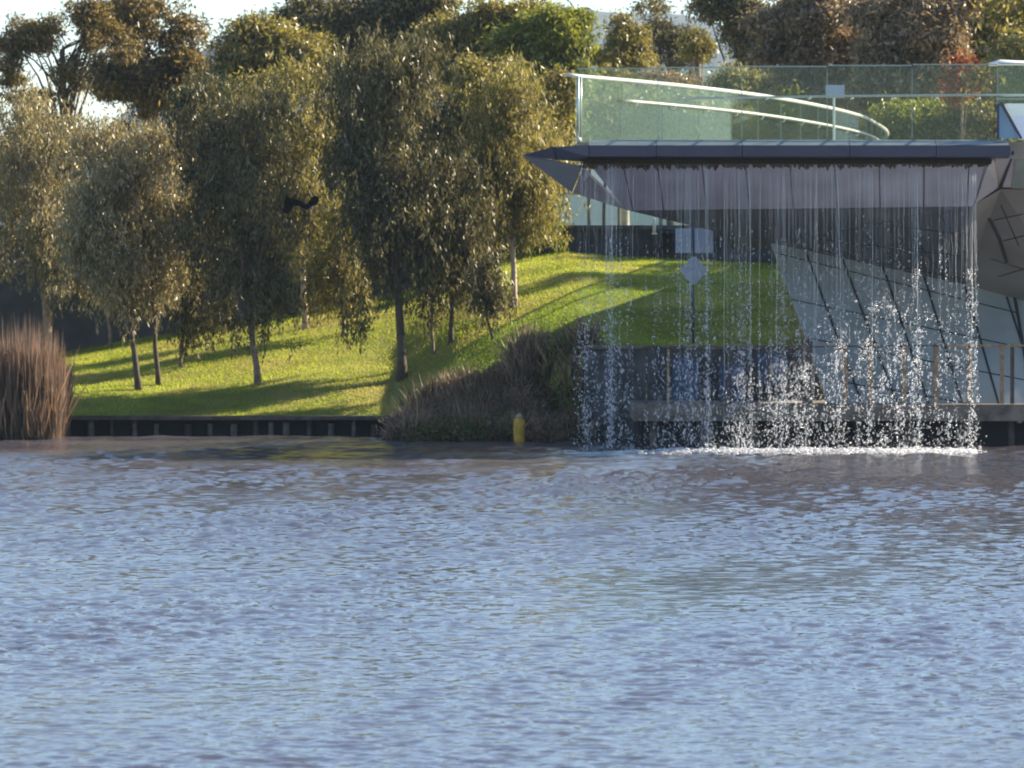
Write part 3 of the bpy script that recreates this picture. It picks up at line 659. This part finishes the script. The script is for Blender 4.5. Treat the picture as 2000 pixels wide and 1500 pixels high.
G2 = "tall gum trees behind the promenade"
def gum(px, Y, ells, m, bark, label, **k):
    kk = dict(ncl=170, lpc=110, rc=.48, weep=0, leaf=(.2,.06), trunk_r=.17, flat=.6, limbs=30); kk.update(k)
    ells = list(ells)
    if kk.pop('fill', True):
        for e in ells[:1]:
            for q in range(2): ells.append((e[0]+random.uniform(-60, 60), e[1]+random.uniform(55, 120), e[2]*random.uniform(.5, .8), e[3]*random.uniform(.5, .8)))
        kk['ncl'] = int(kk['ncl']*1.35)
    make_tree("gum_tree", px, Y, float(H(0, Y)), ells, m, bark, label, G2, **kk)
gum(130, 150, [(85,70,45,38),(30,85,28,35),(12,120,20,20),(15,150,22,22),(140,140,40,26),(60,195,60,18),(200,60,45,40),(170,25,40,25),(230,100,30,24)], M['l_brown'], M['barkd'], "airy dark gum tree against the sky at the top left", fill=False, ncl=130, rc=.36, leaf=(.17,.05))
gum(300, 155, [(290,40,75,50),(330,100,60,45),(260,150,60,50),(330,190,50,30),(240,20,30,25)], M['l_brown'], M['barkp'], "bronze crowned gum with gaps of sky, right of the airy dark one", ncl=230)
gum(470, 152, [(460,110,70,55),(530,90,60,50),(580,130,60,50),(420,190,50,70)], M['l_gold'], M['bark'], "golden bronze gum tree under the far dark ridge", ncl=260)
gum(610, 165, [(590,20,40,25),(640,60,50,40)], M['l_dark'], M['barkd'], "dark gum behind the golden bronze crown", ncl=120)
gum(760, 158, [(720,40,70,60),(790,60,70,70),(830,0,60,40),(680,90,50,50)], M['l_dark'], M['barkp'], "tall dark gum with pale forked branch in the middle", ncl=330)
gum(930, 150, [(900,60,60,50),(960,100,60,60),(1010,30,60,35),(890,130,40,40)], M['l_gold'], M['barkp'], "golden olive gum tree behind the dark weeping tree", ncl=270)
gum(1070, 146, [(1080,60,60,50),(1090,150,50,60),(1040,120,50,60),(1085,240,35,50)], M['l_green'], M['bark'], "yellow green gum tree just left of the bridge balustrade", fill=False, ncl=280)
gum(1220, 175, [(1225,80,36,38),(1195,108,30,22),(1240,110,26,24)], M['l_gold'], M['barkp'], "round golden gum above the white sloping handrail", fill=False, ncl=110, rc=.4)
gum(1310, 180, [(1300,10,90,22),(1330,60,50,30),(1290,70,35,40),(1340,110,60,20)], M['l_dark'], M['barkd'], "thin dark airy gum before the distant blue hill", fill=False, ncl=38, rc=.42)
gum(1362, 170, [(1365,92,22,26)], M['l_gold'], M['bark'], "small golden gum crown seen before the hill", fill=False, ncl=32, rc=.34)
gum(1460, 165, [(1455,30,50,45),(1475,90,35,45),(1400,10,45,16)], M['l_dark'], M['barkd'], "dark green gum left of the brown crowns", fill=False, ncl=150)
gum(1600, 150, [(1600,5,85,65),(1540,60,60,60),(1560,110,60,60),(1660,100,70,70),(1600,190,90,50)], M['l_pink'], M['barkp'], "broad dry brown gum behind the glass balustrade", ncl=380)
gum(1845, 146, [(1760,25,75,75),(1830,10,60,60),(1820,110,70,70),(1740,190,60,50)], M['l_pink'], M['barkp'], "brown gum with slim pink white trunk behind the bridge", ncl=330, trunk_top=13.0, trunk_r=.09)
gum(1950, 150, [(1930,10,80,65),(1990,60,60,60),(1980,120,60,60),(1900,200,70,50),(2060,80,60,80)], M['l_olive'], M['barkd'], "olive yellow gum at the top right corner", ncl=360)
make_tree("gum_tree", 2190, 128.5, 4.75, [(2190,140,195,195,3,-3),(2190,125,195,205,3,0),(2200,130,195,195,3,3.2)], M['l_olive'], M['bark'], "dense tree added past the right end of the bridge to shade the lawn", G2, ncl=420, lpc=90, rc=.5, leaf=(.22,.08), trunk_r=.2, limbs=24)  # added mostly out of view to cast shade on the lawn
gum(-60, 150, [(-80,250,90,100),(-60,180,40,40)], M['l_brown'], M['bark'], "bronze gum at the far left beyond the reeds", ncl=160)

G3 = "shrubs behind the bridge and promenade"
def shrub(px, Y, cy, rx, ry, m, label, ncl=70):
    make_tree("shrub", px, Y, float(H((px-1000)*Y/F, Y)), [(px,cy,rx,ry)], m, M['bark'], label, G3, ncl=ncl, lpc=90, rc=.36, leaf=(.16,.05), trunk_r=.06, limbs=8, cat="shrub")
shrub(1180, 150, 240, 60, 70, M['l_olive'], "olive shrub seen through the left end of the bridge glass", 130)
shrub(1290, 148, 250, 60, 50, M['l_gold'], "golden green shrub behind the second glass pane", 110)
shrub(1400, 152, 240, 70, 60, M['l_olive'], "olive shrub behind the middle of the white handrails", 140)
shrub(1510, 147, 260, 60, 60, M['l_green'], "bright green shrub where the white rails curve away", 120)
shrub(1640, 145, 265, 70, 50, M['l_pink'], "brown shrub right of the curving rail end", 130)
shrub(1800, 143, 255, 75, 60, M['l_green'], "yellow green shrub below the brown gums", 150)
shrub(1920, 142, 260, 60, 70, M['l_olive'], "olive shrub beside the white metal parapet", 120)
shrub(1880, 141, 158, 17, 36, M['l_red'], "red leaved shrub glowing behind the top pane of glass", 30)
for px, Y_, cy, rx, ry, mm_, lab, k_ in ((1210,160,205,70,60,'l_olive',"tall olive shrub behind the corner post of the glass",150),(1335,162,195,75,55,'l_pink',"brown shrub behind the upper white handrail",150),(1460,160,200,75,60,'l_olive',"dull olive shrub behind the crossing handrails",150),(1560,158,210,70,60,'l_dark',"dark shrub where the handrails curve down",150),(1700,152,200,80,55,'l_green',"green shrub under the brown crowns by the notice board",160),(1150,158,190,50,60,'l_green',"green shrub left of the glass corner post",110)):
    shrub(px, Y_, cy, rx, ry, M[mm_], lab, k_)
for px, c, mm_, lab in ((60,350,'l_dark',"dark shrub behind the leftmost tan tree"),(230,420,'l_dark',"dark shrub behind the twin dark trunks"),(420,430,'l_hedge',"near black shrub behind the dark weeping tree"),(560,420,'l_olive',"olive shrub behind the pale straight trunk"),(700,400,'l_hedge',"near black shrub left of the thick black trunk"),(860,380,'l_dark',"dark shrub above the promenade behind the thick trunk"),(1010,330,'l_olive',"olive shrub behind the pale trunk by the bridge nose")):
    shrub(px, 136, c-60 if px > 300 else c-10, 105, 185 if px > 300 else 125, M[mm_], lab, 360)

# reeds, scrub and grass
def blades(name, base, dirs, L, W, m, label, cat):
    V = leaf_quads(base, dirs, L, W); o = link(name, quads_mesh(name, V, len(base)), m); tag(o, label, cat, kind='stuff'); return o
n = 9000
x = -9.75-np.abs(rng.normal(size=n))*1.5; x = np.where(x < -16, -10, x); y = rng.uniform(109.6, 113.0, n)
hx = np.clip((x+9.5)/-.8, .15, 1); hgt = (1.9+.35*np.sin(x*5+y*3)+.8*rng.uniform(size=n)**2)*(0.75+.25*hx)*rng.uniform(.5, 1, n)**.5
d = np.stack([rng.normal(size=n)*.05*(1+4*(rng.uniform(size=n) < .06)), rng.normal(size=n)*.1, np.ones(n)], 1)
blades("reed_bed", np.stack([x, y, np.full(n, -.1)], 1), d, hgt, .035*rng.uniform(.6, 1.6, n), M['reed'], "tall dry reddish brown reeds at the left waterline", "reeds")
nb_ = 6000
xb = -10.0-np.abs(rng.normal(size=nb_))*1.5; yb = rng.uniform(109.4, 112.5, nb_)
d = np.stack([rng.normal(size=nb_)*.2, rng.normal(size=nb_)*.35, np.ones(nb_)], 1)
blades("reed_undergrowth", np.stack([xb, yb, rng.uniform(-.1,.3,nb_)], 1), d, 1.0*rng.uniform(.4,1.2,nb_), .035, M['scrub'], "dark tangled growth at the foot of the reeds", "undergrowth")
# scrub slope
n = 19000
x = rng.uniform(-2.75, 1.7, n); y = rng.uniform(108.6, 113.4, n); z = np.maximum(H(x, y), 0)
wv = .55+.35*np.sin(x*2.3+1)*np.sin(y*1.7)+.25*np.sin(x*5.1)
edge_ = np.clip((x+2.9)/.6, .1, 1); keep = (y < 111.7+.3*np.sin(x*3)+np.clip(-x, 0, 2)*.5-np.clip(x-.6, 0, 3)*.8)
x, y, z, wv, edge_ = [a[keep] for a in (x, y, z, wv, edge_)]; n = len(x)
d = np.stack([rng.normal(size=n)*.45, rng.normal(size=n)*.45, np.ones(n)], 1)
blades("dry_scrub", np.stack([x, y, z-.03], 1), d, (.3+.5*wv)*edge_*rng.uniform(.5, 1.3, n), .03*rng.uniform(.6, 1.6, n), M['scrub'], "brown dry scrub covering the slope between lawn and waterfall", "scrub")
mx_ = rng.uniform(-2.5, 1.75, 75); my_ = 108.5+rng.uniform(0, 1, 75)*np.clip(2.9-.5*np.clip(mx_, 0, 3), 1.0, 3); mr_ = rng.uniform(.22, .6, 75)
k = rng.integers(0, 75, 30000); e = rng.normal(size=(30000, 3)); e /= np.linalg.norm(e, axis=1, keepdims=True); e[:, 2] = np.abs(e[:, 2])
e *= rng.uniform(.5, 1.1, 30000)[:, None]*mr_[k][:, None]*np.array([1.1, 1, 1.0])
C = np.stack([mx_[k], my_[k], np.maximum(H(mx_, my_), 0)[k]], 1)+e; C[:, 2] = np.maximum(C[:, 2], .03)
g_ = np.sin(mx_*2.1+4)+rng.normal(size=75)*.6 > .35; gk = g_[k]
blades("scrub_leaves", C[gk], rng.normal(size=(int(gk.sum()), 3))+np.array([0, 0, .3]), .10, .04, M['scrubg'], "green leaves through the scrub above the waterline", "scrub")
C2 = C[~gk]; blades("scrub_twigs", C2, rng.normal(size=(len(C2), 3))*.8+np.array([0, 0, .6]), .17, .022, M['scrub'], "tangled reddish brown twigs in mounds on the slope", "scrub")
# lawn blades
n = 230000
y = 113.3+14.8*rng.uniform(size=n)**1.15; x = rng.uniform(-14.5, 7.5, n)
bad = (x > -2.4) & (y < 112.5); x, y = x[~bad], y[~bad]; n = len(x)
xr = rng.uniform(-2, 8, 40000); yr = rng.uniform(110.4, 114, 40000)
x = np.concatenate([x, xr]); y = np.concatenate([y, yr]); n = len(x); z = H(x, y)
d = np.stack([rng.normal(size=n)*.5, rng.normal(size=n)*.5, np.ones(n)], 1)
blades("grass", np.stack([x, y, z-.01], 1), d, .055*rng.uniform(.5, 1.4, n), .017, M['grassblade'], "short bright green grass on the sloping lawn", "grass")

# ------------------------------------------------------------------ falling water
def ico():
    t = (1+5**.5)/2; v = np.array([(-1,t,0),(1,t,0),(-1,-t,0),(1,-t,0),(0,-1,t),(0,1,t),(0,-1,-t),(0,1,-t),(t,0,-1),(t,0,1),(-t,0,-1),(-t,0,1)], float)
    f = np.array([(0,11,5),(0,5,1),(0,1,7),(0,7,10),(0,10,11),(1,5,9),(5,11,4),(11,10,2),(10,7,6),(7,1,8),(3,9,4),(3,4,2),(3,2,6),(3,6,8),(3,8,9),(4,9,5),(2,4,11),(6,2,10),(8,6,7),(9,8,1)])
    return v/np.linalg.norm(v[0]), f
IV, IF = ico()
def blobs(name, C, Rr, m, label, cat):
    n = len(C); V = (C[:, None, :]+IV[None]*Rr[:, None, :]).reshape(-1, 3); Fc = (IF[None]+np.arange(n)[:, None, None]*12).reshape(-1, 3)
    me = bpy.data.meshes.new(name); me.vertices.add(len(V)); me.vertices.foreach_set('co', V.astype(np.float32).ravel())
    me.loops.add(Fc.size); me.loops.foreach_set('vertex_index', Fc.astype(np.int32).ravel())
    me.polygons.add(len(Fc)); me.polygons.foreach_set('loop_start', np.arange(0, Fc.size, 3, dtype=np.int32))
    me.update(calc_edges=True); me.polygons.foreach_set('use_smooth', np.ones(len(Fc), bool))
    return tag(link(name, me, m), label, cat, kind='stuff')
mb = MB(); dropC = []; dropR = []
ns = 620; sx = np.sort(rng.uniform(1.35, 9.1, ns)); dens = .62+.38*np.sin(sx*5.3+1)*np.sin(sx*2.1); dens = np.where((sx > 2.6) & (sx < 3.1), .25, dens); dens = np.where((sx > 1.55) & (sx < 1.8), .3, dens)
sx = sx[rng.uniform(size=ns) < dens]
for x in sx:
    y0 = 100.47; heavy = rng.uniform() < .06; r = (.0046 if heavy else .0018)*rng.uniform(.7, 1.4)
    drift = rng.normal()*.05-.05*(x < 2.2); vy = rng.uniform(-.5, -.15)
    zb = rng.uniform(2.4, 4.9) if not heavy else rng.uniform(.2, 2.2)
    if x < 3.2: zb = rng.uniform(3.0, 4.9)
    pts_ = []
    for k in range(14):
        f = k/13; z = 5.68+(zb-5.68)*f; t = (5.68-z)**.5
        pts_.append((x+drift*t/2.3+rng.normal()*.004*f*3, y0+vy*t*.45, z))
    mb.tube(pts_, [r*(1.25-.5*f_)*rng.uniform(.6, 1.3) for f_ in np.linspace(0, 1, 14)], 5)
    # breaks up into drops below
    nd = int((zb)*rng.uniform(6, 20)*(1.7 if x < 5.8 else 1)); cl = zb*rng.uniform(0, 1, max(2, nd//4))
    zz = np.clip(cl[rng.integers(0, len(cl), nd)]+rng.normal(size=nd)*.13, .02, zb)
    t = np.sqrt(np.maximum(5.68-zz, 0))
    spread = .008+.022*(1-zz/5.7)
    dropC.append(np.stack([x+drift*t/2.3+rng.normal(size=nd)*spread, y0+vy*t*.45+rng.normal(size=nd)*spread, zz], 1))
    rr_ = .0047*np.exp(rng.normal(size=nd)*.45)*(1+.3*(zz < 2)); dropR.append(np.stack([rr_, rr_, rr_*rng.uniform(1.3, 3.6, nd)], 1))
o = mb.build("waterfall", M['stream'], None, smooth=True); tag(o, "curtain of thin water streams falling from the bridge lip", "waterfall", kind='stuff')
blobs("waterfall_drops", np.concatenate(dropC), np.concatenate(dropR), M['bead'], "streams breaking into drops lower in the fall", "water drops")
# heavier string of drops at the left end and the right corner
# splashes: rebounding jets
C = []; Rr = []
for jx_, topz, k in [(px_, tz, kk_) for px_, tz, kk_ in ((1543,2.3,60),(1598,2.75,55),(1628,3.0,120),(1655,2.95,120),(1700,2.75,90),(1722,3.05,90),(1752,2.9,130),(1768,3.1,90),(1790,2.4,90),(1802,2.1,70),(1868,3.2,50),(1835,2.6,50),(1565,1.6,45),(1500,1.2,35),(1580,1.3,45))]:
    x0 = (jx_-1000)/100
    cf = rng.uniform(0, 1, max(3, k//9)); f = np.clip(cf[rng.integers(0, len(cf), k)]+rng.normal(size=k)*.03, 0, 1.03)**.8; z = .1+topz*f
    C.append(np.stack([x0+rng.normal(size=k)*.07*(1.25-f*.5)+.1*np.sin(z*4+jx_), 100.3+rng.normal(size=k)*.35, z], 1))
    r_ = .0098*np.exp(rng.normal(size=k)*.5); Rr.append(np.stack([r_, r_, r_*rng.uniform(.8, 1.7, k)], 1))
k = 900; x = np.clip(rng.choice(np.arange(2.7, 9.2, .22), k)+rng.normal(size=k)*.09, 2.5, 9.25); z = rng.exponential(.22, k); z = np.minimum(z, 1.6)
C.append(np.stack([x, 100.1+rng.normal(size=k)*.5, z], 1)); r_ = .0072*np.exp(rng.normal(size=k)*.45); Rr.append(np.stack([r_, r_, r_*rng.uniform(.8, 2, k)], 1))
k = 260; z = rng.uniform(0, 3, k); x = 1.42+rng.normal(size=k)*.07; C.append(np.stack([x, 100.2+rng.normal(size=k)*.1, z], 1)); r_ = rng.uniform(.005, .014, k); Rr.append(np.stack([r_, r_, r_*rng.uniform(1, 2.5, k)], 1))
k = 160; z = rng.uniform(0, 3.6, k); x = 8.98+rng.normal(size=k)*.035; C.append(np.stack([x, 100.2+rng.normal(size=k)*.05, z], 1)); r_ = rng.uniform(.006, .016, k); Rr.append(np.stack([r_, r_, r_*rng.uniform(1, 2.5, k)], 1))
blobs("splash", np.concatenate(C), np.concatenate(Rr), M['drop'], "white splashing drops bouncing up from the river", "splash")
k = 5200; x = np.concatenate([rng.uniform(2.9, 9.0, k), rng.uniform(2.4, 9.2, 500)]); k = len(x)
C = np.stack([x, 99.9+rng.normal(size=k)*.4, .012+np.abs(rng.normal(size=k))*.03], 1); r_ = rng.uniform(.012, .038, k)
blobs("foam", C, np.stack([r_*1.7, r_*1.7, r_*.55], 1), M['foam'], "white foam line where the falling water lands", "foam")

# ------------------------------------------------------------------ haze
hm = bpy.data.materials.new("haze"); hm.use_nodes = True; hn = hm.node_tree; hn.nodes.clear()
ho = hn.nodes.new("ShaderNodeOutputMaterial"); hv = hn.nodes.new("ShaderNodeVolumePrincipled"); hv.inputs["Color"].default_value = (.55, .74, 1, 1)
hv.inputs["Density"].default_value = .0001; hv.inputs["Anisotropy"].default_value = .2; hn.links.new(hv.outputs[0], ho.inputs["Volume"])
m = MB(); m.box((0, 1300, 94), (6600, 4400, 200)); o = m.build("haze", hm); tag(o, "thin blue air haze over the river and hills", "haze", kind='stuff')

# ------------------------------------------------------------------ bird
YB = 86.0
bd = empty("bird", P(598,402,YB), "black bird in flight with raised bent wings before the trees", "bird")
c = bd.location
def BV(px, py, dy=0): return P(px, py, YB+dy)
mb = MB()
mb.tube([BV(583,400,.0),BV(589,401),BV(597,403,.0),BV(605,403,.0),BV(611,400,-.0),BV(615,397),BV(618,397),BV(622,398.5)], [.006,.03,.055,.058,.035,.033,.022,.003], 10)
# wings grow from the shoulders: left wing rises then its tip hangs down
def wing(m, spine, chord, th=.012):
    up_ = []; lo = []
    for (p, ch) in zip(spine, chord):
        up_.append(p); lo.append(p+ch)
    n = len(spine); vs = []
    for a, b in zip(up_, lo): vs += [a+Vector((0,-th,0)), b+Vector((0,-th*.3,0)), b+Vector((0,th*.3,0)), a+Vector((0,th,0))]
    fs = [(i*4+j, i*4+(j+1) % 4, (i+1)*4+(j+1) % 4, (i+1)*4+j) for i in range(n-1) for j in range(4)]+[(3,2,1,0), ((n-1)*4,(n-1)*4+1,(n-1)*4+2,(n-1)*4+3)]
    m.add(vs, fs)
wing(mb, [BV(600,399,.0),BV(590,394,.05),BV(578,389,.12),BV(567,386,.18),BV(560,380,.24),BV(556,392,.26),BV(554,405,.27),BV(553,416,.28)],
     [Vector(v) for v in ((.0,.04,-.08),(0,.04,-.10),(.02,.04,-.11),(.04,.03,-.14),(.12,.02,-.14),(.15,.02,-.08),(.13,.01,-.05),(.08,0,-.02))])
wing(mb, [BV(602,399,-.0),BV(604,392,-.08),BV(608,386,-.2),BV(615,382,-.32)], [Vector(v) for v in ((-.03,.05,-.07),(.09,.05,-.08),(.12,.05,-.07),(.07,.02,-.03))])
mb.build("body", M['bird'], bd, smooth=False)
mb = MB(); mb.tube([BV(598,406,-.02),BV(606,406,-.02),BV(613,401,-.02)], [.01,.035,.012], 8); mb.build("belly_feathers", M['birdg'], bd, smooth=True)
